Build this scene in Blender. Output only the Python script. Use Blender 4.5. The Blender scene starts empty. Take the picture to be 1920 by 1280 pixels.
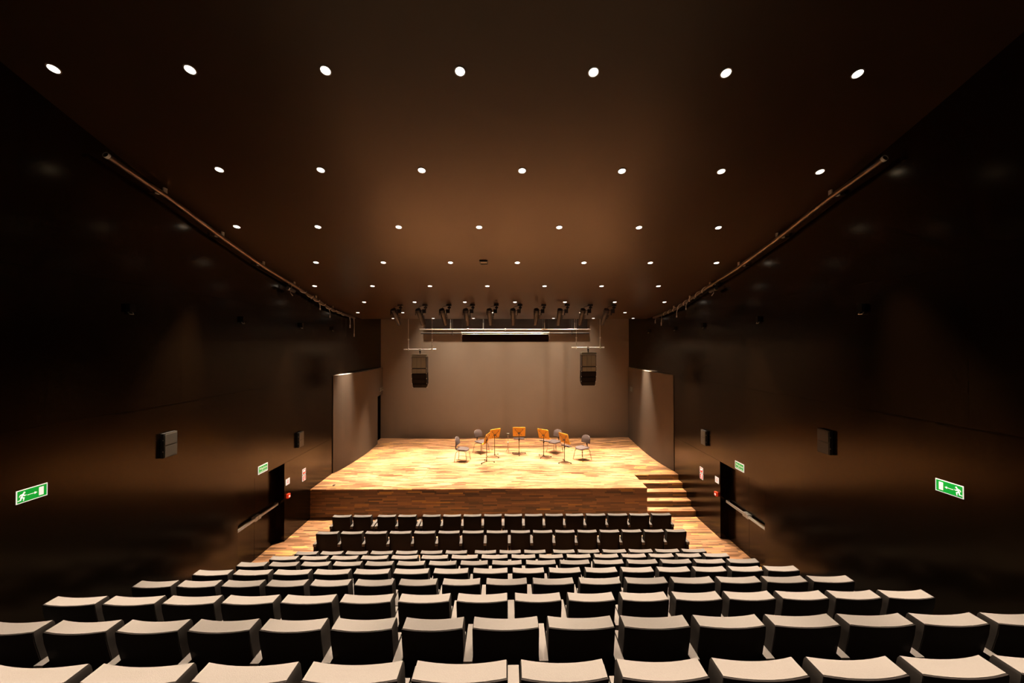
import bpy, bmesh, math, random
from mathutils import Vector, Matrix
random.seed(7)
sc = bpy.context.scene
COL = sc.collection
PI = math.pi

# ---------------------------------------------------------------- camera, world, exposure
EYE = Vector((0.0, 0.0, 5.32))
YAW, PITCH, ROLL = 0.0109, 0.0109, -0.0012
fw = Vector((math.sin(YAW)*math.cos(PITCH), math.cos(YAW)*math.cos(PITCH), math.sin(PITCH)))
rt = Vector((math.cos(YAW), -math.sin(YAW), 0.0))
up = rt.cross(fw)
rt2 = rt*math.cos(ROLL) + up*math.sin(ROLL)
up2 = up*math.cos(ROLL) - rt*math.sin(ROLL)
cam_data = bpy.data.cameras.new('camera')
cam_data.lens = 14.0
cam_data.sensor_width = 36.0
cam_data.clip_start = 0.05
cam = bpy.data.objects.new('camera', cam_data)
COL.objects.link(cam)
m3 = Matrix((rt2, up2, -fw)).transposed()
cam.matrix_world = Matrix.Translation(EYE) @ m3.to_4x4()
sc.camera = cam

world = bpy.data.worlds.new('world')
sc.world = world
world.use_nodes = True
world.node_tree.nodes['Background'].inputs[0].default_value = (0.0, 0.0, 0.0, 1)
world.node_tree.nodes['Background'].inputs[1].default_value = 0.0

sc.view_settings.view_transform = 'Standard'
sc.view_settings.look = 'None'
sc.view_settings.exposure = 0.0
sc.view_settings.gamma = 1.0
sc.view_settings.use_curve_mapping = False
sc.cycles.max_bounces = 8
sc.cycles.diffuse_bounces = 4
sc.cycles.sample_clamp_indirect = 6.0
sc.cycles.use_denoising = True

LAMP_W = 4100.0         # recessed ceiling lamps over the seats
FRONT_W = 2900.0        # lamp row over the floor in front of the stage
STAGE_W = 5000.0        # the three lamp rows over the stage, turned up higher
LAMP_COL = (1.0, 0.83, 0.65)
STAGE_LAMP_W = 2600.0    # lamps above the stage opening, out of sight over the ceiling edge

# ---------------------------------------------------------------- hall dimensions (metres)
XL, XR = -6.093, 5.858          # side walls
Y0, YB = -2.6, 19.2             # wall behind the seats, wall behind the stage
STZ = 0.90                      # stage height
STF = 12.385                    # stage front
CEND = 16.75                    # front edge of the sloped ceiling
PITCHY = 0.945                  # distance between seat rows
RISE = 0.392
LAMP_A = 1.655
LAMP_Y0, LAMP_DY = 4.8965, 1.6514
CPTS = [(-2.8, 12.02), (-1.71, 11.30), (-0.056, 10.58), (1.594, 9.90), (3.245, 9.28), (4.8965, 8.717), (6.548, 8.215),
        (8.199, 7.771), (9.851, 7.384), (11.502, 7.051), (13.153, 6.769), (14.805, 6.559), (16.456, 6.462), (17.0, 6.44)]


def ceil_z(y):
    p = CPTS
    for i in range(len(p)-1):
        if y <= p[i+1][0] or i == len(p)-2:
            break
    i0, i1 = max(i-1, 0), min(i+2, len(p)-1)
    (xa, za), (xb, zb) = p[i], p[i+1]
    h = xb-xa
    ma = (p[i+1][1]-p[i0][1])/(p[i+1][0]-p[i0][0])
    mb = (p[i1][1]-p[i][1])/(p[i1][0]-p[i][0])
    t = (y-xa)/h
    return (2*t**3-3*t*t+1)*za + (t**3-2*t*t+t)*h*ma + (-2*t**3+3*t*t)*zb + (t**3-t*t)*h*mb


def ceil_slope(y):
    return (ceil_z(y+0.05)-ceil_z(y-0.05))/0.1


# ---------------------------------------------------------------- materials
def new_mat(name):
    m = bpy.data.materials.new(name)
    m.use_nodes = True
    nt = m.node_tree
    b = nt.nodes['Principled BSDF']
    return m, nt, b


def L(nt, a, b):
    nt.links.new(a, b)


def plain(name, col, rough=0.5, metal=0.0, noise=0.0, nscale=30.0, bump=0.0, spec=None, emit=None, estr=0.0, tint=None):
    m, nt, b = new_mat(name)
    b.inputs['Roughness'].default_value = rough
    b.inputs['Metallic'].default_value = metal
    if spec is not None:
        b.inputs['Specular IOR Level'].default_value = spec
    tc = nt.nodes.new('ShaderNodeTexCoord')
    n = nt.nodes.new('ShaderNodeTexNoise')
    n.inputs['Scale'].default_value = nscale
    n.inputs['Detail'].default_value = 4.0
    L(nt, tc.outputs['Object'], n.inputs['Vector'])
    mx = nt.nodes.new('ShaderNodeMix')
    mx.data_type = 'RGBA'
    mx.inputs['A'].default_value = (*[c*(1-noise) for c in col], 1)
    mx.inputs['B'].default_value = (*[min(1, c*(1+noise)) for c in col], 1)
    L(nt, n.outputs['Fac'], mx.inputs['Factor'])
    L(nt, mx.outputs['Result'], b.inputs['Base Color'])
    if bump:
        bp = nt.nodes.new('ShaderNodeBump')
        bp.inputs['Strength'].default_value = bump
        bp.inputs['Distance'].default_value = 0.003
        L(nt, n.outputs['Fac'], bp.inputs['Height'])
        L(nt, bp.outputs['Normal'], b.inputs['Normal'])
    if tint:
        b.inputs['Specular Tint'].default_value = (*tint, 1)
    if emit:
        b.inputs['Emission Color'].default_value = (*emit, 1)
        b.inputs['Emission Strength'].default_value = estr
    return m


def wood(name, vertical=False, dark=1.0, tint=(1.0, 1.0, 1.0)):
    """strip parquet: short narrow strips running across the hall, each with its own tone"""
    m, nt, b = new_mat(name)
    g = nt.nodes.new('ShaderNodeNewGeometry')
    sep = nt.nodes.new('ShaderNodeSeparateXYZ')
    L(nt, g.outputs['Position'], sep.inputs[0])
    cmb = nt.nodes.new('ShaderNodeCombineXYZ')
    L(nt, sep.outputs['X'], cmb.inputs['X'])
    L(nt, sep.outputs['Z' if vertical else 'Y'], cmb.inputs['Y'])
    W, Hh = 0.44, 0.046
    # row index and strip index
    def math_n(op, a, bb=None, v=None):
        n = nt.nodes.new('ShaderNodeMath')
        n.operation = op
        L(nt, a, n.inputs[0])
        if bb is not None:
            L(nt, bb, n.inputs[1])
        if v is not None:
            n.inputs[1].default_value = v
        return n.outputs[0]
    vy = sep.outputs['Z' if vertical else 'Y']
    row = math_n('FLOOR', math_n('DIVIDE', vy, v=Hh))
    wn = nt.nodes.new('ShaderNodeTexWhiteNoise')
    wn.noise_dimensions = '1D'
    L(nt, row, wn.inputs['W'])
    u = math_n('ADD', math_n('DIVIDE', sep.outputs['X'], v=W), math_n('MULTIPLY', wn.outputs['Value'], v=7.3))
    col = math_n('FLOOR', u)
    c2 = nt.nodes.new('ShaderNodeCombineXYZ')
    L(nt, col, c2.inputs['X'])
    L(nt, row, c2.inputs['Y'])
    wn2 = nt.nodes.new('ShaderNodeTexWhiteNoise')
    wn2.noise_dimensions = '2D'
    L(nt, c2.outputs[0], wn2.inputs['Vector'])
    ramp = nt.nodes.new('ShaderNodeValToRGB')
    e = ramp.color_ramp.elements
    e[0].position = 0.0
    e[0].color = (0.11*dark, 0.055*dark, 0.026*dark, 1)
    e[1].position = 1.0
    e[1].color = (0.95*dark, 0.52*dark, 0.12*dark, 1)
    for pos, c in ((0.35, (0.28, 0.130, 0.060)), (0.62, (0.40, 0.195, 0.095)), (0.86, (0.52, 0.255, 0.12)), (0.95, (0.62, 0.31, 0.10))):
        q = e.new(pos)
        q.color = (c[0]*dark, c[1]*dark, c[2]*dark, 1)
    L(nt, wn2.outputs['Value'], ramp.inputs[0])
    # grain
    mp = nt.nodes.new('ShaderNodeMapping')
    mp.inputs['Scale'].default_value = (3.0, 70.0, 1.0)
    L(nt, cmb.outputs[0], mp.inputs['Vector'])
    ns = nt.nodes.new('ShaderNodeTexNoise')
    ns.inputs['Scale'].default_value = 1.0
    ns.inputs['Detail'].default_value = 6.0
    L(nt, mp.outputs[0], ns.inputs['Vector'])
    gr = nt.nodes.new('ShaderNodeMapRange')
    gr.inputs['To Min'].default_value = 0.72
    gr.inputs['To Max'].default_value = 1.28
    L(nt, ns.outputs['Fac'], gr.inputs['Value'])
    # joint lines
    fy = math_n('FRACT', math_n('DIVIDE', vy, v=Hh))
    jy = math_n('GREATER_THAN', fy, v=0.035)
    fx = math_n('FRACT', u)
    jx = math_n('GREATER_THAN', fx, v=0.006)
    j = math_n('MULTIPLY', jy, jx)
    jr = nt.nodes.new('ShaderNodeMapRange')
    jr.inputs['To Min'].default_value = 0.45
    L(nt, j, jr.inputs['Value'])
    k = math_n('MULTIPLY', gr.outputs[0], jr.outputs[0])
    vm = nt.nodes.new('ShaderNodeVectorMath')
    vm.operation = 'SCALE'
    L(nt, ramp.outputs[0], vm.inputs[0])
    L(nt, k, vm.inputs['Scale'])
    vt = nt.nodes.new('ShaderNodeVectorMath')
    vt.operation = 'MULTIPLY'
    vt.inputs[1].default_value = tint
    L(nt, vm.outputs[0], vt.inputs[0])
    L(nt, vt.outputs[0], b.inputs['Base Color'])
    rr = nt.nodes.new('ShaderNodeMapRange')
    rr.inputs['To Min'].default_value = 0.34
    rr.inputs['To Max'].default_value = 0.52
    L(nt, wn2.outputs['Value'], rr.inputs['Value'])
    L(nt, rr.outputs[0], b.inputs['Roughness'])
    return m


def panelled(name, col, rough, spec=0.5, tint=None):
    """dark wall boards with fine upright joints"""
    m, nt, b = new_mat(name)
    g = nt.nodes.new('ShaderNodeNewGeometry')
    sep = nt.nodes.new('ShaderNodeSeparateXYZ')
    L(nt, g.outputs['Position'], sep.inputs[0])
    d = nt.nodes.new('ShaderNodeMath'); d.operation = 'DIVIDE'; d.inputs[1].default_value = 1.25
    L(nt, sep.outputs['Y'], d.inputs[0])
    fr = nt.nodes.new('ShaderNodeMath'); fr.operation = 'FRACT'
    L(nt, d.outputs[0], fr.inputs[0])
    gt = nt.nodes.new('ShaderNodeMath'); gt.operation = 'GREATER_THAN'; gt.inputs[1].default_value = 0.006
    L(nt, fr.outputs[0], gt.inputs[0])
    fl = nt.nodes.new('ShaderNodeMath'); fl.operation = 'FLOOR'
    L(nt, d.outputs[0], fl.inputs[0])
    wn = nt.nodes.new('ShaderNodeTexWhiteNoise'); wn.noise_dimensions = '1D'
    L(nt, fl.outputs[0], wn.inputs['W'])
    mr = nt.nodes.new('ShaderNodeMapRange')
    mr.inputs['To Min'].default_value = 0.85; mr.inputs['To Max'].default_value = 1.15
    L(nt, wn.outputs['Value'], mr.inputs['Value'])
    mu = nt.nodes.new('ShaderNodeMath'); mu.operation = 'MULTIPLY'
    L(nt, mr.outputs[0], mu.inputs[0]); L(nt, gt.outputs[0], mu.inputs[1])
    vm = nt.nodes.new('ShaderNodeVectorMath'); vm.operation = 'SCALE'
    vm.inputs[0].default_value = col
    L(nt, mu.outputs[0], vm.inputs['Scale'])
    L(nt, vm.outputs[0], b.inputs['Base Color'])
    b.inputs['Roughness'].default_value = rough
    b.inputs['Specular IOR Level'].default_value = spec
    if tint:
        b.inputs['Specular Tint'].default_value = (*tint, 1)
    return m


M = {}
M['wall'] = panelled('dark_wall_boards', (0.0036, 0.0016, 0.0006), 0.19, 0.23, tint=(1.0, 0.68, 0.32))
M['door'] = plain('dark_door_board', (0.0036, 0.0016, 0.0006), 0.19, noise=0.1, spec=0.23, tint=(1.0, 0.68, 0.32))
M['ceiling'] = plain('brown_ceiling', (0.026, 0.0120, 0.0050), 0.34, noise=0.06, nscale=1.5, spec=0.5, tint=(1.0, 0.78, 0.55))
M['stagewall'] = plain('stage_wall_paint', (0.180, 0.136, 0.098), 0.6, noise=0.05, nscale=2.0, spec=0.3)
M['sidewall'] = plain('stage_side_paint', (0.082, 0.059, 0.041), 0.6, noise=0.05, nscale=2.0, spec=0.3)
M['ledge'] = plain('lit_ledge_cap', (0.62, 0.52, 0.42), 0.6, noise=0.05)
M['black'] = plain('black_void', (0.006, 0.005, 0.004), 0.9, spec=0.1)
M['deck'] = wood('parquet_deck', False, 1.0, (1.0, 0.97, 0.92))
M['fascia'] = wood('parquet_fascia', True, 0.36, (1.0, 1.0, 0.72))  # the deck's wood darkened, shade of the unlit front put into the colour
M['carpet'] = plain('tier_floor_dark', (0.012, 0.008, 0.005), 0.7, noise=0.3, nscale=60)
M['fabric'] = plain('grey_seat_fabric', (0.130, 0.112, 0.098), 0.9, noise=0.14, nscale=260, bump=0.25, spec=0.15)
M['sideshade'] = plain('shaded_side_cloth', (0.030, 0.024, 0.020), 0.9, noise=0.14, nscale=260, spec=0.1)  # seat fabric darkened for the flanks, shade put into the colour
M['shell'] = plain('dark_seat_shell', (0.008, 0.0045, 0.003), 0.7, noise=0.1, spec=0.12)
M['lampglass'] = plain('lamp_glass', (1, 1, 1), 0.3, emit=(1.0, 0.92, 0.80), estr=6.0)
M['lamptrim'] = plain('lamp_trim', (0.25, 0.22, 0.19), 0.35, noise=0.05)
M['blackmetal'] = plain('black_metal', (0.018, 0.014, 0.011), 0.5, noise=0.1, spec=0.3)
M['barrel'] = plain('brown_black_metal', (0.03, 0.020, 0.013), 0.5, noise=0.1)
M['steel'] = plain('brushed_steel', (0.72, 0.69, 0.64), 0.28, metal=1.0, noise=0.04)
M['alu'] = plain('aluminium_tube', (0.80, 0.76, 0.68), 0.4, metal=0.25, noise=0.04)
M['rail'] = plain('dark_rail_pipe', (0.11, 0.085, 0.065), 0.28, metal=0.9)
M['chrome'] = plain('chrome_tube', (0.42, 0.33, 0.26), 0.3, metal=0.9)
M['speaker'] = plain('speaker_case', (0.016, 0.013, 0.010), 0.5, noise=0.1)
M['grille'] = plain('speaker_grille', (0.13, 0.125, 0.095), 0.6, noise=0.35, nscale=160, bump=0.3)
M['arraygrille'] = plain('array_grille_lit', (0.21, 0.205, 0.165), 0.6, noise=0.25, nscale=90)  # upper boxes and frame paler, lamplight put into the colour
M['arrayshade'] = plain('array_shaded', (0.006, 0.0045, 0.0035), 0.8, spec=0.1)  # lower, down-tilted boxes: their shade put into the colour
M['wallgrille'] = plain('wall_speaker_grille', (0.055, 0.048, 0.036), 0.6, noise=0.3, nscale=160, bump=0.3)
M['white'] = plain('sign_white', (0.86, 0.84, 0.78), 0.5, emit=(1.0, 0.92, 0.78), estr=0.75)  # sign colours get an added glow to brighten them on dim walls
M['green'] = plain('sign_green', (0.0, 0.33, 0.045), 0.5, emit=(0.0, 0.33, 0.02), estr=0.75)
M['red'] = plain('sign_red', (0.80, 0.06, 0.02), 0.45, emit=(0.9, 0.05, 0.01), estr=0.35)
M['orange'] = plain('orange_desk', (0.98, 0.47, 0.015), 0.42, noise=0.04, nscale=4)
M['standmetal'] = plain('stand_metal', (0.10, 0.07, 0.05), 0.4, metal=0.6)
M['palestand'] = plain('pale_stand_metal', (0.55, 0.50, 0.44), 0.35, metal=0.5)
M['chairfab'] = plain('chair_fabric', (0.058, 0.037, 0.031), 0.85, noise=0.12, nscale=120)
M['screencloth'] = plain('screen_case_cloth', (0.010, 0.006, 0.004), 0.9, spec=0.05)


# ---------------------------------------------------------------- mesh helpers
class MB:
    def __init__(self):
        self.bm = bmesh.new()

    def box(self, x0, x1, y0, y1, z0, z1, mat=None):
        vs = [self.bm.verts.new((x, y, z)) for x in (x0, x1) for y in (y0, y1) for z in (z0, z1)]
        for f in ((0, 1, 3, 2), (4, 6, 7, 5), (0, 4, 5, 1), (2, 3, 7, 6), (0, 2, 6, 4), (1, 5, 7, 3)):
            self.bm.faces.new([vs[i] for i in f])
        if mat is not None:
            for v in vs:
                v.co = mat @ v.co
        return vs

    def cbox(self, c, s, mat=None):
        vs = self.box(-s[0]/2, s[0]/2, -s[1]/2, s[1]/2, -s[2]/2, s[2]/2, mat)
        for v in vs:
            v.co += Vector(c)
        return vs

    def cyl(self, p0, p1, r0, r1=None, n=12, caps=True):
        r1 = r0 if r1 is None else r1
        p0, p1 = Vector(p0), Vector(p1)
        d = (p1-p0).normalized()
        a = d.orthogonal().normalized()
        b = d.cross(a)
        R0, R1 = [], []
        for i in range(n):
            t = 2*PI*i/n
            o = a*math.cos(t)+b*math.sin(t)
            R0.append(self.bm.verts.new(p0+o*r0))
            R1.append(self.bm.verts.new(p1+o*r1))
        for i in range(n):
            j = (i+1) % n
            self.bm.faces.new((R0[i], R0[j], R1[j], R1[i]))
        if caps:
            self.bm.faces.new(list(reversed(R0)))
            self.bm.faces.new(R1)

    def tube(self, pts, r, n=8, closed_ends=True):
        pts = [Vector(p) for p in pts]
        rings = []
        a = None
        for i, p in enumerate(pts):
            if i == 0:
                d = pts[1]-p
            elif i == len(pts)-1:
                d = p-pts[-2]
            else:
                d = (pts[i+1]-p).normalized()+(p-pts[i-1]).normalized()
            d.normalize()
            a = d.orthogonal().normalized() if a is None else (a-d*a.dot(d)).normalized()
            b = d.cross(a)
            rings.append([self.bm.verts.new(p+(a*math.cos(2*PI*k/n)+b*math.sin(2*PI*k/n))*r) for k in range(n)])
        for q in range(len(rings)-1):
            for k in range(n):
                j = (k+1) % n
                self.bm.faces.new((rings[q][k], rings[q][j], rings[q+1][j], rings[q+1][k]))
        if closed_ends:
            self.bm.faces.new(list(reversed(rings[0])))
            self.bm.faces.new(rings[-1])

    def loft(self, rings, cap=True):
        R = [[self.bm.verts.new(p) for p in ring] for ring in rings]
        n = len(R[0])
        for q in range(len(R)-1):
            for k in range(n):
                j = (k+1) % n
                self.bm.faces.new((R[q][k], R[q][j], R[q+1][j], R[q+1][k]))
        if cap:
            self.bm.faces.new(list(reversed(R[0])))
            self.bm.faces.new(R[-1])

    def prism(self, poly, depth_vec):
        """closed slab from a planar outline and its thickness vector"""
        dv = Vector(depth_vec)
        a = [Vector(p) for p in poly]
        self.loft([a, [p+dv for p in a]])

    def bevel(self, w, seg=2, ang=35):
        es = [e for e in self.bm.edges if len(e.link_faces) == 2 and e.calc_face_angle(0) > math.radians(ang)]
        if es:
            bmesh.ops.bevel(self.bm, geom=es, offset=w, segments=seg, affect='EDGES', profile=0.5)
        return self

    def build(self, name, mat, parent=None, smooth=False, loc=None, rotz=None):
        bmesh.ops.recalc_face_normals(self.bm, faces=self.bm.faces[:])
        me = bpy.data.meshes.new(name)
        self.bm.to_mesh(me)
        self.bm.free()
        me.materials.append(mat)
        if smooth:
            for p in me.polygons:
                p.use_smooth = True
            try:
                me.set_sharp_from_angle(angle=math.radians(38))
            except Exception:
                pass
        o = bpy.data.objects.new(name, me)
        COL.objects.link(o)
        if parent is not None:
            o.parent = parent
        if loc is not None:
            o.location = loc
        if rotz is not None:
            o.rotation_euler = (0, 0, rotz)
        return o


def tag(o, label, cat, group=None, kind=None):
    o['label'] = label
    o['category'] = cat
    if group:
        o['group'] = group
    if kind:
        o['kind'] = kind
    return o


def thing(name, label, cat, loc=(0, 0, 0), rotz=0.0, group=None):
    o = bpy.data.objects.new(name, None)
    o.empty_display_size = 0.2
    COL.objects.link(o)
    o.location = loc
    o.rotation_euler = (0, 0, rotz)
    return tag(o, label, cat, group)


def struct(o, label=None):
    o['kind'] = 'structure'
    return o


def copy_thing(root, loc, label, rotz=None):
    r = root.copy()
    COL.objects.link(r)
    r.location = loc
    if rotz is not None:
        r.rotation_euler = (0, 0, rotz)
    r['label'] = label
    for ch in root.children:
        c = ch.copy()
        COL.objects.link(c)
        c.parent = r
        for g in ch.children:
            d = g.copy()
            COL.objects.link(d)
            d.parent = c
    return r


ORD = ['first', 'second', 'third', 'fourth', 'fifth', 'sixth', 'seventh', 'eighth', 'ninth', 'tenth', 'eleventh', 'twelfth',
       'thirteenth', 'fourteenth', 'fifteenth', 'sixteenth']

# ---------------------------------------------------------------- setting: floor, walls, ceiling
TH = 0.22
b = MB(); b.box(XL-TH, XR+TH, 8.62, YB+0.3, -0.2, 0.0)
struct(b.build('floor', M['deck']))

# raked seating tiers, one block per row, with a half step in each side aisle
for n in range(1, 11):
    yr = 8.74-PITCHY*n
    yf = yr+0.845
    yb = yr-0.10 if n < 10 else Y0
    b = MB()
    b.box(XL, XR, yb, yf, -0.2 if n == 1 else RISE*(n-1)-0.3, RISE*n)
    b.box(XL, -4.86, yf, yf+0.33, RISE*(n-1), RISE*(n-0.5))
    b.box(4.64, XR, yf, yf+0.33, RISE*(n-1), RISE*(n-0.5))
    struct(b.build('floor_tier', M['carpet']))


def side_wall(name, x_in, x_out, holes):
    """solid wall whose top follows the sloped ceiling, with openings (y0, y1, z0, z1)"""
    ys = [Y0]
    y = Y0
    while y < CEND-0.3:
        y += 0.4
        ys.append(y)
    ys += [CEND, CEND+0.001, YB+0.3]
    for h in holes:
        ys += [h[0], h[1]]
    ys = sorted(set(round(v, 4) for v in ys))
    b = MB()
    for ya, yb_ in zip(ys[:-1], ys[1:]):
        if yb_-ya < 1e-5:
            continue
        mid = (ya+yb_)/2
        ta, tb = (ceil_z(ya)+0.08, ceil_z(yb_)+0.08) if mid < CEND else (9.4, 9.4)
        spans = [(-0.2, None)]
        for h in holes:
            if h[0]-1e-4 <= ya and yb_ <= h[1]+1e-4:
                spans = ([(-0.2, h[2])] if h[2] > 0 else []) + [(h[3], None)]
        for z0, z1 in spans:
            za, zb = (ta, tb) if z1 is None else (z1, z1)
            poly = [(x_in, ya, z0), (x_in, yb_, z0), (x_in, yb_, zb), (x_in, ya, za)]
            b.prism(poly, (x_out-x_in, 0, 0))
    bmesh.ops.remove_doubles(b.bm, verts=b.bm.verts[:], dist=1e-4)
    # drop the hidden faces shared by neighbouring columns
    dup = {}
    for f in b.bm.faces:
        key = tuple(sorted(v.index for v in f.verts))
        dup.setdefault(tuple(sorted(id(v) for v in f.verts)), []).append(f)
    kill = [f for fs in dup.values() if len(fs) > 1 for f in fs]
    if kill:
        bmesh.ops.delete(b.bm, geom=kill, context='FACES')
    return struct(b.build(name, M['wall']))


DOOR_L = (9.10, 10.97)
DOOR_R = (9.06, 10.97)
side_wall('wall_left', XL, XL-TH, [(DOOR_L[0], DOOR_L[1], 0.0, 2.125), (18.12, 19.18, STZ, 3.03)])
side_wall('wall_right', XR, XR+TH, [(DOOR_R[0], DOOR_R[1], 0.0, 2.125)])
b = MB(); b.box(XL-TH, XR+TH, YB, YB+0.3, -0.2, 9.4)
struct(b.build('wall_stage', M['stagewall']))
b = MB(); b.box(XL-TH, XR+TH, Y0-0.3, Y0, -0.2, 12.3)
struct(b.build('wall_rear', M['wall']))

# dark passage behind the stage doorway
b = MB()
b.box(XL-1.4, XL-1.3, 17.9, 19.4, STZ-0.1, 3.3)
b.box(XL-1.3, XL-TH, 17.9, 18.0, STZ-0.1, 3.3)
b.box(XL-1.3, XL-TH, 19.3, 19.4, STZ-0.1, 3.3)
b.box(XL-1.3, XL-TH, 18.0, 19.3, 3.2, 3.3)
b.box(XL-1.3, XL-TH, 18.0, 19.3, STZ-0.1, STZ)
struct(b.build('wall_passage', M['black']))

# sloped, gently curved ceiling
b = MB()
ys = []
y = Y0
while y < CEND:
    ys.append(y)
    y += 0.275
ys.append(CEND)
lo = [(yy, ceil_z(yy)) for yy in ys]
poly = [(XL-0.02, yy, z) for yy, z in lo] + [(XL-0.02, yy, z+0.16) for yy, z in reversed(lo)]
rings = [poly, [(XR+0.02, p[1], p[2]) for p in poly]]
R = [[b.bm.verts.new(p) for p in ring] for ring in rings]
n = len(poly)
for k in range(n):
    j = (k+1) % n
    b.bm.faces.new((R[0][k], R[0][j], R[1][j], R[1][k]))
ceiling = struct(b.build('ceiling', M['ceiling'], smooth=True))
# upper ceiling over the back of the stage
b = MB(); b.box(XL-TH, XR+TH, CEND-0.4, YB+0.3, 9.4, 9.5)
b.box(XL, XR, CEND-0.4, CEND-0.3, 6.61, 9.4)
struct(b.build('ceiling_fly', M['black']))

# thin reveal strips between the rows of wall boards
k = 1
for x, s in ((XL, 1), (XR, -1)):
    for z, y1 in ((2.125, 13.9), (4.28, 13.95), (6.34, 16.7)):
        b = MB()
        if z > 3:
            b.box(min(x, x+s*0.005), max(x, x+s*0.005), Y0, y1, z-0.005, z)
        else:
            b.box(min(x, x+s*0.004), max(x, x+s*0.004), 10.98, y1, z-0.005, z)
        struct(b.build('trim_%d' % k, M['wall']))
        k += 1

# curved lower wall panels at both sides of the stage
def stage_panel(name, pts, xw, y_end=None):
    b = MB()
    zt = 4.28
    front = [(x, y) for x, y in pts]
    poly = front + [(xw, front[-1][1]), (xw, front[0][1]+0.001)]
    lo_ = [(x, y, STZ+0.003) for x, y in poly]
    b.prism(lo_, (0, 0, zt-STZ-0.003))
    return b


def smooth_pts(pts, n=5):
    out = []
    for i in range(len(pts)-1):
        p0 = pts[max(i-1, 0)]; p1 = pts[i]; p2 = pts[i+1]; p3 = pts[min(i+2, len(pts)-1)]
        for k in range(n):
            t = k/n
            out.append(tuple(0.5*((2*p1[c]) + (-p0[c]+p2[c])*t + (2*p0[c]-5*p1[c]+4*p2[c]-p3[c])*t*t + (-p0[c]+3*p1[c]-3*p2[c]+p3[c])*t**3) for c in (0, 1)))
    out.append(tuple(pts[-1]))
    return out


lp = smooth_pts([(-6.07, 13.95), (-5.965, 14.4), (-5.87, 15.3), (-5.82, 16.3), (-5.83, 17.2), (-5.885, 18.12)])
b = stage_panel('x', lp, XL)
# lintel over the stage doorway
b.prism([(-5.885, 18.12, 3.03), (-6.0, 19.2, 3.03), (XL, 19.2, 3.03), (XL, 18.12, 3.03)], (0, 0, 4.28-3.03))
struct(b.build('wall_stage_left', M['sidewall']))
rp = smooth_pts([(5.84, 14.0), (5.77, 14.5), (5.70, 15.2), (5.68, 16.4), (5.73, 17.6), (5.82, 19.2)])
b = stage_panel('x', rp, XR)
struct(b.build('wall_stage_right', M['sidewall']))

# caps added on both panel ledges, the lamplight put into their pale colour
for num, pts_, xw in ((7, [p for p in lp] + [(-6.0, 19.15)], XL), (8, rp, XR)):
    b = MB()
    sgn = 1 if xw < 0 else -1
    pl = [(x-sgn*0.012, y, 4.281) for x, y in pts_] + [(xw+sgn*0.002, pts_[-1][1], 4.281), (xw+sgn*0.002, pts_[0][1], 4.281)]
    b.prism(pl, (0, 0, 0.008))
    struct(b.build('trim_%d' % num, M['ledge']))

# ---------------------------------------------------------------- stage platform and steps
stage = thing('stage', 'raised concert stage with parquet top and strip wood front', 'stage', (0, STF, 0))
NX, NY = 4.335, 13.65
b = MB()
poly = [(XL+0.003, STF, STZ), (NX, STF, STZ), (NX, NY, STZ), (XR-0.003, NY, STZ), (XR-0.003, YB-0.003, STZ), (XL+0.003, YB-0.003, STZ)]
b.prism([(x, y-STF, z-0.03) for x, y, z in poly], (0, 0, 0.03))
b.build('stage_top', M['deck'], stage)
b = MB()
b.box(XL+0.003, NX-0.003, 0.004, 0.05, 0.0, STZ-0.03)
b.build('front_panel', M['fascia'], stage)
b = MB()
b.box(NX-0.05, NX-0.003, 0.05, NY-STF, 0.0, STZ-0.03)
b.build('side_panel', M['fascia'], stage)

steps = thing('stage_steps', 'parquet steps climbing to the stage beside the right wall', 'steps', (0, STF, 0))
for i in range(4):
    ya = 0.004+i*0.316
    zz = STZ/5*(i+1)
    b = MB()
    b.box(NX, XR-0.003, ya, ya+0.33 if i < 3 else NY-STF, zz-0.03, zz)
    b.build('tread', M['deck'], steps)
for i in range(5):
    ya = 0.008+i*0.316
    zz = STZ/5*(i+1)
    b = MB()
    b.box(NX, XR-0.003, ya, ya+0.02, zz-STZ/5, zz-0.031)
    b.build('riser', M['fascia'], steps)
# short floor hatches in the stage
b = MB(); b.box(-0.004, 0.004, 0, 3.3, 0, 0.0015)
o = b.build('floor_joint', M['standmetal'], None, loc=(-2.82, 12.9, STZ))
struct(o)

# ---------------------------------------------------------------- doors in the side walls
def double_door(num, x_wall, s, ya, yb, label):
    """s = +1 when the hall lies at +x of the wall"""
    xd = x_wall-s*TH
    ym = (ya+yb)/2
    for i, (a, c) in enumerate(((ya, ym-0.004), (ym+0.004, yb))):
        b = MB()
        b.box(min(xd, xd-s*0.05), max(xd, xd-s*0.05), a, c, 0.0, 2.125)
        d = struct(b.build('door_%d' % (num+i), M['door']))
        # panic bar
        b = MB()
        x0, x1 = xd+s*0.055, xd+s*0.095
        b.box(min(x0, x1), max(x0, x1), a+0.05, c-0.07, 1.02, 1.075)
        b.bevel(0.008)
        b.box(min(x1, x1+s*0.004), max(x1, x1+s*0.004), a+0.06, c-0.08, 1.028, 1.040)
        b.build('panic_bar', M['alu'], d)
        yy = (c-0.06, a+0.06) if i == 0 else (a+0.06, c-0.06)
        b = MB()
        b.cbox((xd+s*0.05, yy[0], 1.045), (0.10, 0.10, 0.10))
        b.bevel(0.012)
        b.build('latch_box', M['alu'], d)
        b = MB()
        b.cbox((xd+s*0.04, yy[1], 1.045), (0.08, 0.05, 0.07))
        b.build('bar_bracket', M['steel'], d)


double_door(1, XL, 1, DOOR_L[0], DOOR_L[1], 'left')
double_door(3, XR, -1, DOOR_R[0], DOOR_R[1], 'right')

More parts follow.
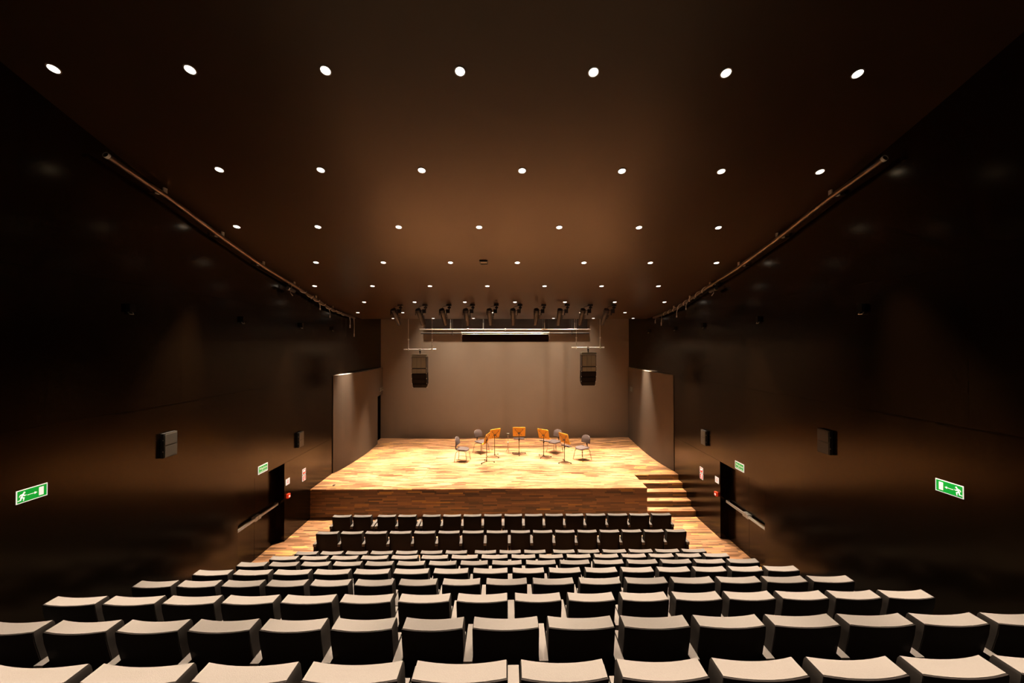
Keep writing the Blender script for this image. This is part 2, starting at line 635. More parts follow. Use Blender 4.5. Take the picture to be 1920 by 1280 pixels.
# ---------------------------------------------------------------- recessed ceiling lamps
lamp_proto = None
for k in range(-2, 8):
    yy = LAMP_Y0+LAMP_DY*k
    zc = ceil_z(yy)
    sl = math.atan(ceil_slope(yy))
    for i in range(7):
        xx = -0.172+((-0.25 if k % 2 == 0 else 0.25)+(i-3))*LAMP_A
        if k < 0:
            lab = 'round recessed ceiling downlight over the seats nearest the camera, above the picture'
        else:
            lab = 'round recessed ceiling downlight, %s from left in %s lamp row from the camera' % (ORD[i], ORD[k])
        if lamp_proto is None:
            t = thing('ceiling_downlight', lab, 'ceiling light', (0, 0, 0), 0, 'recessed downlights in the sloped ceiling')
            b = MB()
            nseg = 24
            ro, ri = 0.072, 0.058
            b.loft([[(r*math.cos(2*PI*q/nseg), r*math.sin(2*PI*q/nseg), z) for q in range(nseg)]
                    for r, z in ((ro, 0.0), (ro, -0.006), (ri, -0.008), (ri, 0.0))], cap=False)
            b.build('trim_ring', M['lamptrim'], t)
            b = MB()
            b.cyl((0, 0, -0.001), (0, 0, -0.005), 0.057, n=24)
            b.build('lamp_glass', M['lampglass'], t)
            ld = bpy.data.lights.new('downlight_beam', 'SPOT')
            ld.energy = LAMP_W
            ld.color = LAMP_COL
            ld.spot_size = math.radians(37)
            ld.spot_blend = 0.9
            ld.shadow_soft_size = 0.04
            lo_ = bpy.data.objects.new('downlight_beam', ld)
            COL.objects.link(lo_)
            lo_.parent = t
            lo_.location = (0, 0, -0.06)
            lamp_proto = t
            r = t
            beams = {'seats': ld, 'front': ld.copy(), 'stage': ld.copy()}
            beams['front'].energy = FRONT_W
            beams['stage'].energy = STAGE_W
        else:
            r = copy_thing(lamp_proto, (0, 0, 0), lab)
        r.location = (xx, yy, zc)
        r.rotation_euler = (sl, 0, 0)
        for ch in r.children:
            if ch.type == 'LIGHT':
                ch.data = beams['seats' if k < 4 else ('front' if k == 4 else 'stage')]

# lamps high above the back of the stage, washing its rear wall
for i in range(5):
    x = -3.3+i*1.6
    t = thing('stage_downlight', 'downlight high over the back of the stage, hidden above the ceiling edge', 'stage light', (x, 18.1, 9.38), 0, 'downlights over the back of the stage')
    b = MB(); b.cyl((0, 0, 0.02), (0, 0, -0.22), 0.1, n=16, caps=False)
    b.cyl((0, 0, 0.02), (0, 0, 0.0), 0.1, n=16)
    b.build('can', M['blackmetal'], t, smooth=True)
    b = MB(); b.cyl((0, 0, -0.19), (0, 0, -0.195), 0.085, n=16)
    b.build('lamp_glass', M['lampglass'], t)
    ld = bpy.data.lights.new('stage_beam', 'SPOT')
    ld.energy = STAGE_LAMP_W; ld.color = LAMP_COL; ld.spot_size = math.radians(58); ld.spot_blend = 0.9
    ld.shadow_soft_size = 0.08
    lo_ = bpy.data.objects.new('stage_beam', ld)
    COL.objects.link(lo_); lo_.parent = t; lo_.location = (0, 0, -0.24)

# ---------------------------------------------------------------- auditorium seats
def seat_backrest(w):
    """thick padded back: bulges rearward in plan, leans back; rear top edge at y=0"""
    b = MB()
    zt, zb = 0.79, 0.33
    N = 9
    rings = []
    prof = [(zb, 0.115, 0.175), (0.42, 0.085, 0.195), (0.56, 0.048, 0.185), (0.70, 0.014, 0.158), (0.772, 0.002, 0.142), (0.79, 0.008, 0.134)]
    for z, yr, yf in prof:
        ring = []
        tin = 0.006 if z > 0.785 else 0.0
        for i in range(N+1):
            u = -1+2*i/N
            ring.append((u*(w/2-tin), yr+0.030*u*u, z))
        for i in range(N+1):
            u = 1-2*i/N
            ring.append((u*(w/2-tin), yf+0.030*u*u, z))
        rings.append(ring)
    b.loft(rings)
    return b


def seat_shell(w):
    b = MB()
    N = 9
    rings = []
    for z, yr in ((0.20, 0.150), (0.42, 0.080), (0.56, 0.043), (0.70, 0.009), (0.775, 0.000), (0.787, 0.003)):
        ring = []
        for i in range(N+1):
            u = -1+2*i/N
            ring.append((u*(w/2-0.001), yr-0.005+0.030*u*u, z))
        for i in range(N+1):
            u = 1-2*i/N
            ring.append((u*(w/2-0.004), yr+0.004+0.030*u*u, z))
        rings.append(ring)
    b.loft(rings)
    return b


def seat_pan(w):
    """cushion folded up against the back"""
    b = MB()
    b.box(-w/2+0.012, w/2-0.012, 0.19, 0.33, 0.24, 0.53)
    for v in b.bm.verts:
        if v.co.z > 0.5:
            v.co.y += 0.03
    b.bevel(0.03, 3)
    return b


def armrest(side, w, gap=0.07):
    b = MB()
    x = side*(w/2+gap/2+0.0005)
    b.box(x-gap/2, x+gap/2, 0.03, 0.44, 0.475, 0.54)
    for v in b.bm.verts:
        if v.co.y < 0.1 and v.co.z > 0.5:
            v.co.z -= 0.004
    b.bevel(0.006, 2)
    return b


def side_panel(side, w, gap=0.07):
    b = MB()
    x = side*(w/2+gap/2)
    b.prism([(x-gap/2+0.004, 0.05, 0.0), (x-gap/2+0.004, 0.40, 0.0), (x-gap/2+0.004, 0.42, 0.475), (x-gap/2+0.004, 0.05, 0.475)], (gap-0.008, 0, 0))
    return b


def shade_sides(o):
    """the flanks of the pads get the fabric darkened, shade put into the colour"""
    o.data.materials.append(M['sideshade'])
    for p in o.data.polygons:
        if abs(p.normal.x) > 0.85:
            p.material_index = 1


SEAT_GROUP = 'fixed auditorium seats in ten rows'


def make_seat(w, end):
    t = thing('auditorium_seat', 'x', 'seat', (0, 0, 0), 0, SEAT_GROUP)
    o = seat_backrest(w).build('backrest', M['fabric'], t, smooth=True)
    shade_sides(o)
    seat_shell(w).build('back_shell', M['shell'], t, smooth=True)
    seat_pan(w).build('seat_pan', M['fabric'], t, smooth=True)
    shade_sides(armrest(-1, w).build('armrest', M['fabric'], t, smooth=True))
    side_panel(-1, w).build('side_panel', M['shell'], t)
    if end:
        shade_sides(armrest(1, w).build('armrest', M['fabric'], t, smooth=True))
        side_panel(1, w).build('side_panel', M['shell'], t)
    return t


NP, WP = 0.545, 0.588
ARM = 0.072
protos = {}


def place_seat(w, end, loc, label):
    key = (round(w, 3), end)
    if key not in protos:
        t = make_seat(w, end)
        t.location = loc
        t['label'] = label
        protos[key] = t
        return t
    return copy_thing(protos[key], loc, label)


def row_starts(kind):
    if kind == 'one':
        return [(x, NP) for x in (-4.659, -4.113, -3.468, -2.922, -2.276, -1.730, -1.184, -0.638, -0.092, 0.456, 1.004, 1.552)] + [(2.10+WP*i, WP) for i in range(4)]
    if kind == 'A':
        return [(x, NP) for x in (-4.647, -4.101, -3.555, -3.009, -2.463, -1.917, -1.371, -0.732, -0.186, 0.360, 1.001, 1.547)] + [(2.095+WP*i, WP) for i in range(4)]
    out, x = [], -4.635
    for i in range(16):
        p = (WP if i < 8 else NP) if kind == 'WN' else (NP if i < 8 else WP)
        out.append((x, p))
        x += p
    return out


ROWS = [('one', 10.63, 0.0), ('WN', 9.685, 0.0), ('A', 8.74, 0.0)]
for n in range(1, 9):
    ROWS.append(('WN' if n % 2 == 1 else 'NW', 8.74-PITCHY*n, RISE*n))
ROWS = ROWS[:10]
for ri_, (kind, yy, zz) in enumerate(ROWS):
    sts = row_starts(kind)
    for i, (x, p) in enumerate(sts):
        w = p-ARM
        first_vis, last_vis = 0, 15
        rowname = 'the row against the stage' if ri_ == 0 else '%s row from the stage' % ORD[ri_]
        if ri_ == 9:
            first_vis, last_vis = 2, 13
            rowname = 'the row cut by the bottom edge'
        if ri_ == 8:
            first_vis, last_vis = 0, 14
        if i < first_vis or i > last_vis:
            lab = 'grey auditorium seat hidden past the %s end of %s' % ('left' if i < first_vis else 'right', rowname)
        else:
            lab = 'grey upholstered auditorium seat, %s from the left in %s' % (ORD[i-first_vis], rowname)
        place_seat(w, i == 15 or (kind == 'one' and sts[min(i+1, 15)][0]-x > p+0.05) or (kind == 'A' and sts[min(i+1, 15)][0]-x > p+0.05), (x+w/2, yy, zz), lab)
    # double-width rests fill the wider gaps in the two staggered rows

# ---------------------------------------------------------------- stage chairs
def bend(p0, p1, p2, n=4):
    p0, p1, p2 = Vector(p0), Vector(p1), Vector(p2)
    return [(1-t)**2*p0+2*t*(1-t)*p1+t*t*p2 for t in [i/n for i in range(n+1)]]


def make_stage_chair(label, loc, rotz):
    loc = (loc[0], loc[1], loc[2]+0.006)
    t = thing('orchestra_chair', label, 'chair', loc, rotz, 'orchestra chairs on the stage')
    # seat cushion: rounded square with a waterfall front (faces +y)
    b = MB()
    N = 28
    def outline(sx, sy, z, dz=0.0):
        ring = []
        for q in range(N):
            a = 2*PI*q/N
            c, s_ = math.cos(a), math.sin(a)
            ex = 0.55
            x = sx*math.copysign(abs(c)**ex, c)
            y = sy*math.copysign(abs(s_)**ex, s_)
            zz = z-0.055*max(0, y/sy-0.35)**2*1.6-0.012*(abs(x)/sx < 0.6)*(y < 0) + dz
            ring.append((x, y, zz))
        return ring
    b.loft([outline(0.20, 0.20, 0.435), outline(0.232, 0.232, 0.445), outline(0.238, 0.238, 0.465), outline(0.225, 0.225, 0.487), outline(0.15, 0.15, 0.492)])
    b.build('seat', M['chairfab'], t, smooth=True)
    # backrest: flat bottom, round top, slightly cupped
    b = MB()
    pts = [(-0.215, 0.0)]
    for q in range(13):
        a = PI-PI*q/12
        pts.append((0.215*math.copysign(abs(math.cos(a))**0.7, math.cos(a)), 0.10+0.19*math.sin(a)**0.8 if 0 < q < 12 else 0.10))
    pts.append((0.215, 0.0))
    def lay(off, sc_):
        return [(x*sc_, -0.235+off+0.9*x*x-0.10*(z-0.1), 0.62+0.14+(z-0.14)*sc_) for x, z in pts]
    b.loft([lay(-0.025, 0.92), lay(-0.018, 1.0), lay(0.012, 1.0), lay(0.026, 0.90)])
    b.build('backrest', M['chairfab'], t, smooth=True)
    b = MB()
    b.tube([(0, 0.0, 0.415), (0, -0.20, 0.405), (0, -0.265, 0.425), (0, -0.275, 0.50), (0, -0.262, 0.70)], 0.017, 8)
    b.cbox((0, -0.255, 0.60), (0.06, 0.012, 0.14))
    b.build('back_post', M['blackmetal'], t, smooth=True)
    b = MB()
    b.cbox((0, 0.0, 0.405), (0.22, 0.20, 0.03))
    b.cbox((0, 0.0, 0.425), (0.30, 0.06, 0.03))
    b.bevel(0.006)
    b.build('seat_frame', M['blackmetal'], t)
    for sx in (-1, 1):
        for sy in (-1, 1):
            b = MB()
            p = [(sx*0.05, sy*0.05, 0.395)] + bend((sx*0.13, sy*0.13, 0.392), (sx*0.195, sy*0.19, 0.39), (sx*0.205, sy*0.20, 0.33)) + [(sx*0.25, sy*0.245, 0.012)]
            b.tube(p, 0.012, 8)
            b.cyl((sx*0.25, sy*0.245, 0.014), (sx*0.251, sy*0.246, 0.0), 0.015, n=8)
            b.build('leg', M['chrome'], t, smooth=True)
    for sx in (-1, 1):
        b = MB()
        b.cyl((sx*0.236, -0.232, 0.11), (sx*0.236, 0.232, 0.11), 0.006, n=6)
        b.build('stretcher', M['chrome'], t)
    return t


def face(dx, dy):      # rotation that turns local +y to (dx, dy)
    return math.atan2(dy, dx)-PI/2


make_stage_chair('grey orchestra chair farthest left on the stage, turned sideways', (-1.74, 15.37, STZ), face(0.97, -0.20))
make_stage_chair('grey orchestra chair beside the two left orange music stands, second from left', (-1.095, 16.55, STZ), face(0.72, -0.70))
make_stage_chair('grey orchestra chair between the two right orange music stands', (1.95, 16.53, STZ), face(-0.70, -0.70))
make_stage_chair('grey orchestra chair farthest right on the stage', (2.90, 15.50, STZ), face(-0.80, -0.58))


# ---------------------------------------------------------------- music stands
def make_stand(label, loc, nrm, feet, shelf, tilt=16):
    """musician side of the desk is local +y"""
    t = thing('music_stand', label, 'music stand', loc, face(*nrm), 'orange music stands on the stage')
    rz = face(*nrm)
    b = MB(); b.cyl((0, 0, 0.035), (0, 0, 0.88), 0.0135, n=10)
    b.cyl((0, 0, 0.03), (0, 0, 0.10), 0.022, n=10)
    b.build('column', M['standmetal'], t, smooth=True)
    for fx, fy in feet:
        v = Vector((fx-loc[0], fy-loc[1], 0))
        v.rotate(Matrix.Rotation(-rz, 3, 'Z'))
        v = v.normalized()*min(v.length, 0.30)
        b = MB()
        b.tube([(0, 0, 0.045), (v.x*0.3, v.y*0.3, 0.052), (v.x, v.y, 0.036)], 0.011, 8)
        b.build('foot', M['standmetal'], t, smooth=True)
        b = MB(); b.cyl((v.x*0.99, v.y*0.99, 0.05), (v.x*0.99, v.y*0.99, 0.0), 0.017, n=10)
        b.build('foot_cap', M['blackmetal'], t, smooth=True)
    # desk
    tl = math.radians(tilt)
    ax_u = Vector((0, -math.sin(tl), math.cos(tl)))     # up along the desk, top leans away from the musician
    ax_n = Vector((0, math.cos(tl), math.sin(tl)))
    org = Vector((0, 0.03, 0.72))
    def P(x, u, nn):
        return org+Vector((x, 0, 0))+ax_u*u+ax_n*nn
    wv, hv, rr = 0.262, 0.40, 0.045
    out = []
    for cx, cu, a0 in ((wv-0.012, 0.0, -90), (wv-rr, hv-rr, 0), (-wv+rr, hv-rr, 90), (-wv+0.012, 0.0, 180)):
        if cu == 0.0:
            out.append((cx if cx > 0 else cx, 0.0))
        else:
            for q in range(6):
                a = math.radians(a0+18*q)
                out.append((cx+rr*math.cos(a), cu+rr*math.sin(a)))
    b = MB()
    b.loft([[P(x, u, 0.10*x*x-0.0) for x, u in out], [P(x, u, 0.10*x*x+0.012) for x, u in out]])
    desk = b.build('desk', M['orange'], t, smooth=True)
    b = MB()
    b.loft([[P(x, 0.0, d) for x, d in ((-wv+0.012, 0.0), (wv-0.012, 0.0), (wv-0.02, 0.07), (-wv+0.02, 0.07))],
            [P(x, 0.014, d) for x, d in ((-wv+0.012, 0.0), (wv-0.012, 0.0), (wv-0.02, 0.07), (-wv+0.02, 0.07))]])
    b.loft([[P(x, u, 0.066) for x, u in ((-wv+0.02, 0.0), (wv-0.02, 0.0), (wv-0.02, 0.03), (-wv+0.02, 0.03))],
            [P(x, u, 0.074) for x, u in ((-wv+0.02, 0.0), (wv-0.02, 0.0), (wv-0.02, 0.03), (-wv+0.02, 0.03))]])
    b.build('tray', M['orange'], t)
    b = MB()
    for sx in (-1, 1):
        b.cyl(P(sx*0.03, 0.15, -0.014), P(sx*0.155, 0.30, -0.008), 0.006, n=6)
        b.cyl(P(sx*0.155, 0.30, -0.016), P(sx*0.155, 0.30, 0.004), 0.015, n=10)
        b.cyl(P(sx*0.10, 0.075, -0.012), P(sx*0.10, 0.075, 0.004), 0.014, n=10)
    b.loft([[P(x, u, -0.03) for x, u in ((-0.05, 0.11), (0.05, 0.11), (0.05, 0.17), (-0.05, 0.17))],
            [P(x, u, -0.002) for x, u in ((-0.05, 0.11), (0.05, 0.11), (0.05, 0.17), (-0.05, 0.17))]])
    b.cyl((-0.04, 0.0, 0.86), (0.04, 0.0, 0.86), 0.018, n=10)
    b.build('desk_bracket', M['standmetal'], t)
    if shelf:
        b = MB()
        b.cyl((0, 0, 0.545), (0, 0, 0.60), 0.024, n=10)
        b.build('collar', M['blackmetal'], t, smooth=True)
        b = MB()
        b.box(-0.22, 0.22, 0.02, 0.20, 0.600, 0.614)
        b.bevel(0.005)
        b.box(-0.02, 0.02, -0.02, 0.10, 0.585, 0.600)
        b.build('accessory_shelf', M['chairfab'], t)
    return t


make_stand('orange-backed music stand in the middle of the stage, facing straight back', (0.462, 16.308, STZ), (0, 1),
           [(0.20, 16.39), (0.72, 16.385), (0.461, 15.971)], True)
make_stand('orange-backed music stand left of centre, second from the left', (-0.525, 15.985, STZ), (-0.63, 0.78),
           [(-0.80, 15.90), (-0.40, 16.24), (-0.337, 15.69)], False)
make_stand('orange music stand seen almost edge-on, farthest left on the stage', (-0.806, 15.145, STZ), (-0.95, 0.30),
           [(-0.98, 14.92), (-0.51, 15.141), (-0.89, 15.42)], False)
make_stand('orange-backed music stand right of centre, second from the right', (1.43, 15.902, STZ), (0.62, 0.78),
           [(1.27, 16.12), (1.258, 15.583), (1.72, 15.83)], True)
make_stand('orange-backed music stand farthest right on the stage', (2.152, 15.142, STZ), (0.82, 0.57),
           [(1.87, 14.93), (2.38, 14.92), (2.15, 15.45)], True)

# thin pale folding stand behind the centre
t = thing('folding_stand', 'thin pale folding stand with small box top, left of the middle music stand', 'stand', (0.01, 16.42, STZ))
b = MB(); b.cyl((0, 0, 0.16), (0, 0, 0.46), 0.016, n=10)
b.build('lower_tube', M['chrome'], t, smooth=True)
b = MB(); b.cyl((0, 0, 0.46), (0, 0, 0.76), 0.010, n=10)
b.build('upper_tube', M['palestand'], t, smooth=True)
b = MB(); b.cyl((0, 0, 0.445), (0, 0, 0.485), 0.022, n=10)
b.build('clamp', M['white'], t, smooth=True)
b = MB(); b.cbox((0, 0, 0.79), (0.10, 0.04, 0.07)); b.bevel(0.006)
b.build('top_box', M['grille'], t)
for a in (80, 200, 320):
    b = MB()
    c, s_ = math.cos(math.radians(a)), math.sin(math.radians(a))
    b.cyl((0, 0, 0.22), (c*0.15, s_*0.15, 0.006), 0.007, n=6)
    b.cyl((0, 0, 0.17), (c*0.085, s_*0.085, 0.09), 0.004, n=6)
    b.build('leg', M['palestand'], t)

# small instrument cradle on the floor
t = thing('instrument_cradle', 'small yellow floor cradle with red tips behind the left music stands', 'instrument stand', (-0.74, 16.70, STZ), 0.1)
b = MB()
b.tube([(-0.14, 0.0, 0.012), (0.0, -0.04, 0.012), (0.14, 0.0, 0.012)], 0.010, 8)
b.tube([(0.0, -0.04, 0.012), (0.0, 0.14, 0.012)], 0.010, 8)
b.tube([(-0.08, -0.01, 0.012), (-0.08, 0.02, 0.06)], 0.008, 8)
b.tube([(0.08, -0.01, 0.012), (0.08, 0.02, 0.06)], 0.008, 8)
b.build('frame', plain('yellow_metal', (0.75, 0.52, 0.12), 0.4), t, smooth=True)
for sx in (-1, 1):
    b = MB(); b.cyl((sx*0.08, 0.02, 0.055), (sx*0.08, 0.02, 0.13), 0.016, 0.006, n=10)
    b.build('tip', M['red'], t, smooth=True)


# ---------------------------------------------------------------- hanging loudspeaker arrays
def speaker_array(label, x0, x1, zbar, xc):
    yy = 17.3
    t = thing('hanging_bar', 'aluminium bar hung on two rods, carrying the %s loudspeaker column' % label, 'rigging bar', ((x0+x1)/2, yy, zbar), 0,
              'bars carrying the loudspeaker columns')
    hw = (x1-x0)/2
    b = MB(); b.cyl((-hw, 0, 0), (hw, 0, 0), 0.027, n=12)
    b.build('bar', M['alu'], t, smooth=True)
    for i, rx in enumerate((-hw+0.20, hw-0.18)):
        b = MB()
        b.cyl((rx, 0, 0.02), (rx, 0, 0.42), 0.022, n=10)
        b.cyl((rx, 0, 0.40), (rx, 0, 0.46), 0.034, n=10)
        b.build('rod', M['alu'], t, smooth=True)
        b = MB()
        b.cyl((rx, 0, 0.42), (rx, 0, 9.39-zbar), 0.008, n=8)
        b.build('cable', M['alu'], t)
        b = MB(); b.cyl((rx, 0, -0.06), (rx, 0, -0.02), 0.016, n=8); b.cbox((rx, 0, 0), (0.05, 0.07, 0.07))
        b.build('rod_clamp', M['alu'], t)
    b = MB()
    b.cbox((xc-(x0+x1)/2, 0, 0), (0.10, 0.09, 0.085)); b.bevel(0.012)
    b.build('centre_clamp', M['alu'], t)
    # loudspeaker column
    s = thing('loudspeaker_column', 'tall black loudspeaker column hanging at the %s of the stage' % label, 'loudspeaker', (xc, yy, zbar-0.20), 0,
              'loudspeaker columns hung over the stage')
    b = MB()
    b.cyl((0, 0, 0.0), (0, 0, 0.165), 0.02, n=8)
    b.cbox((0, 0, 0.10), (0.07, 0.05, 0.06))
    b.build('shackle', M['blackmetal'], s)
    b = MB()
    b.box(-0.31, 0.31, -0.20, 0.24, -0.10, 0.0)
    b.bevel(0.01)
    b.build('flying_frame', M['arraygrille'], s)
    b = MB()
    b.box(-0.335, 0.335, -0.215, -0.195, -0.115, -0.10)
    b.build('frame_edge', M['alu'], s)
    y_, z_ = 0.0, -0.115
    defs = [(0.50, 0.0), (0.225, 0.0), (0.225, 9.0), (0.225, 16.0), (0.20, 26.0)]
    for i, (h, ang) in enumerate(defs):
        a = math.radians(ang)
        rot = Matrix.Rotation(a, 4, 'X')
        w = 0.31 if i < 4 else 0.295
        def place(bb, c, sz, bev=0.0):
            vs = bb.box(c[0]-sz[0]/2, c[0]+sz[0]/2, c[1]-sz[1]/2, c[1]+sz[1]/2, c[2]-sz[2]/2, c[2]+sz[2]/2)
            for v in vs:
                q = rot @ Vector((v.co.x, v.co.y+0.20, v.co.z))
                v.co = Vector((q.x, q.y-0.20+y_, q.z+z_))
        b = MB()
        place(b, (0, 0.02, -h/2), (2*w, 0.42, h-0.012))
        b.bevel(0.008)
        cab = b.build('cabinet', M['speaker'] if i < 2 else M['arrayshade'], s)
        b = MB()
        for q in (-1, 0, 1) if i > 1 else (0,):
            ww = 2*w*0.94 if i <= 1 else 2*w*0.29
            place(b, (q*2*w*0.32, -0.198, -h/2), (ww, 0.012, h-0.04))
        b.build('grille', M['arraygrille'] if i < 2 else M['arrayshade'], s)
        if i <= 1:
            b = MB()
            for q in (-1, 1):
                place(b, (q*0.09, -0.207, -h/2), (0.006, 0.004, h-0.05))
            b.build('grille_rib', M['speaker'], s)
        b = MB()
        for q in (-1, 1):
            place(b, (q*(w+0.004), -0.17, -h+0.012), (0.012, 0.03, 0.035))
        b.build('link_pin', M['alu'], s)
        y_ += math.sin(a)*h
        z_ -= math.cos(a)*h
    return s


speaker_array('left', -4.501, -3.095, 5.166, -3.80)
speaker_array('right', 2.787, 4.206, 5.240, 3.50)

# ---------------------------------------------------------------- battens, screen case and shadow stand-ins over the stage
t = thing('stage_batten_or_shadow', 'long pale pipe hung level over the stage, above the screen case', 'batten', (-0.10, 17.6, 6.045))
b = MB(); b.cyl((-3.78, 0, 0), (3.77, 0, 0), 0.024, n=12)
b.build('pipe', M['steel'], t, smooth=True)
for x in (-2.42, -0.98, 1.73, 3.07):
    b = MB(); b.cyl((x, 0, 0.02), (x, 0, 0.30), 0.024, 0.020, n=10); b.cyl((x, 0, 0.3), (x, 0, 3.35), 0.008, n=8)
    b.build('rod', M['alu'], t, smooth=True)
for x in (-1.66, 0.0, 1.66):
    b = MB(); b.cbox((x, 0, 0), (0.05, 0.08, 0.10)); b.bevel(0.01)
    b.build('clamp', M['alu'], t)
t = thing('stage_batten_or_shadow', 'dark thin bar added as the pale pipe shadow behind the screen case', 'batten', (-0.11, 18.5, 5.905))  # added dark bar and rods stand in for the batten's shadow
b = MB(); b.cyl((-3.91, 0, 0), (3.91, 0, 0), 0.033, n=12)
b.build('pipe', M['blackmetal'], t, smooth=True)
for x in (-2.45, -1.0, 1.75, 3.1):
    b = MB(); b.cbox((x, 0, 0.0), (0.05, 0.08, 0.16)); b.cyl((x, 0, 0), (x, 0, 3.48), 0.016, n=8)
    b.build('rod', M['blackmetal'], t)
t = thing('projection_screen', 'rolled-up projection screen in a long dark case over the stage', 'projection screen', (-0.10, 17.8, 5.93))
b = MB(); b.box(-1.92, 1.92, -0.11, 0.11, -0.43, -0.09); b.bevel(0.01)
b.build('case', M['screencloth'], t)
b = MB(); b.cyl((-1.945, 0.0, -0.02), (1.945, 0.0, -0.02), 0.026, n=14)
b.build('top_rail', M['steel'], t, smooth=True)
b = MB(); b.cyl((-1.93, -0.10, -0.095), (1.93, -0.10, -0.095), 0.013, n=12)
b.build('lower_rail', M['steel'], t, smooth=True)
for sx in (-1, 1):
    b = MB(); b.box(sx*1.955-0.015, sx*1.955+0.015, -0.10, 0.10, -0.18, 0.02); b.cyl((sx*1.975, 0, 0.0), (sx*1.975, 0, -0.33), 0.012, n=8)
    b.build('end_bracket', M['steel'], t)
    b = MB(); b.cyl((sx*1.93, 0, 0.0), (sx*1.93, 0, 3.45), 0.005, n=6)
    b.build('cable', M['blackmetal'], t)
b = MB(); b.box(-3.93, 3.83, 0.0, 0.03, 0.0, 3.29)  # black sheet added where the rear wall only lies in shadow
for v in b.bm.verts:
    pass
o = b.build('stage_wall_shadow', M['screencloth'], None, loc=(0, 19.02, 6.10))
tag(o, 'black panel standing for the shadow at the top of the rear stage wall', 'shadow panel')

# ---------------------------------------------------------------- profile spotlights in a line on the ceiling
SPX = [739, 785, 829, 873, 917, 961, 1005, 1049, 1092, 1136]
for i, px in enumerate(SPX):
    x = -3.868+(px-739)/(1136-739)*7.235
    yy = 13.50
    zc = ceil_z(yy)
    lean = 0.115-0.021*i
    t = thing('stage_spotlight', 'black profile spotlight clamped to the ceiling, %s from the left of ten' % ORD[i], 'spotlight', (x, yy, zc), 0,
              'black profile spotlights in a line under the ceiling')
    b = MB()
    b.box(0.16, 0.32, -0.07, 0.07, -0.05, 0.0)
    b.build('ceiling_plate', M['blackmetal'], t)
    b = MB()
    b.cyl((0.25, 0, -0.04), (0.25, 0, -0.16), 0.022, n=8)
    b.box(0.20, 0.30, -0.04, 0.04, -0.13, -0.075)
    b.build('hook_clamp', M['blackmetal'], t)
    b = MB()
    b.box(0.145, 0.265, -0.05, 0.05, -0.29, -0.16)
    b.box(0.14, 0.165, -0.025, 0.025, -0.36, -0.26)
    b.box(-0.095, -0.08, -0.02, 0.02, -0.36, -0.20)
    b.box(-0.095, 0.17, -0.02, 0.02, -0.205, -0.19)
    b.build('yoke', M['blackmetal'], t)
    p0 = Vector((0.0, -0.03, -0.165))
    p1 = Vector((lean, 0.33, -0.66))
    d = (p1-p0)
    b = MB()
    b.cyl(p0, p0+d*0.16, 0.088, 0.098, n=16)
    b.build('housing', M['blackmetal'], t, smooth=True)
    b = MB()
    b.cyl(p0+d*0.16, p0+d*0.62, 0.090, 0.076, n=16)
    b.cyl(p0+d*0.62, p1, 0.070, 0.068, n=16)
    b.build('barrel', M['barrel'], t, smooth=True)
    b = MB()
    for f in (0.42, 0.50, 0.60):
        c = p0+d*f
        b.cbox((c.x+0.105, c.y, c.z), (0.08-0.04*(f-0.4)/0.2, 0.02, 0.022))
    b.build('shutter_knob', M['blackmetal'], t)
    b = MB()
    b.tube([(0.06, -0.03, -0.17), (0.02, -0.04, -0.10), (0.10, -0.02, -0.06), (0.2, 0, -0.04)], 0.006, 6)
    b.build('cable', M['blackmetal'], t)

# small dark frame set in the ceiling
t = thing('ceiling_hatch', 'small square dark-framed hatch in the ceiling among the downlights', 'ceiling hatch', (-0.589, 9.82, ceil_z(9.82)))
t.rotation_euler = (math.atan(ceil_slope(9.82)), 0, 0)
b = MB()
for x0, x1, y0, y1 in ((-0.10, 0.10, -0.10, -0.065), (-0.10, 0.10, 0.075, 0.10), (-0.10, -0.075, -0.065, 0.075), (0.075, 0.10, -0.065, 0.075)):
    b.box(x0, x1, y0, y1, -0.03, 0.0)
b.build('frame', M['blackmetal'], t)
b = MB(); b.box(-0.075, 0.075, -0.065, 0.075, -0.012, 0.0)
b.build('panel', plain('pale_brown_panel', (0.30, 0.22, 0.14), 0.6), t)

# ---------------------------------------------------------------- pipe rails high on the side walls
RAIL = [(5.93, 8.15), (6.4, 8.05), (7.0, 7.93), (8.4, 7.565), (9.8, 7.245), (11.2, 7.0), (12.4, 6.765), (13.4, 6.575), (14.3, 6.49), (15.5, 6.41)]
def rail_z(y):
    for (a, za), (c, zc_) in zip(RAIL[:-1], RAIL[1:]):
        if y <= c:
            return za+(zc_-za)*(y-a)/(c-a)
    return RAIL[-1][1]


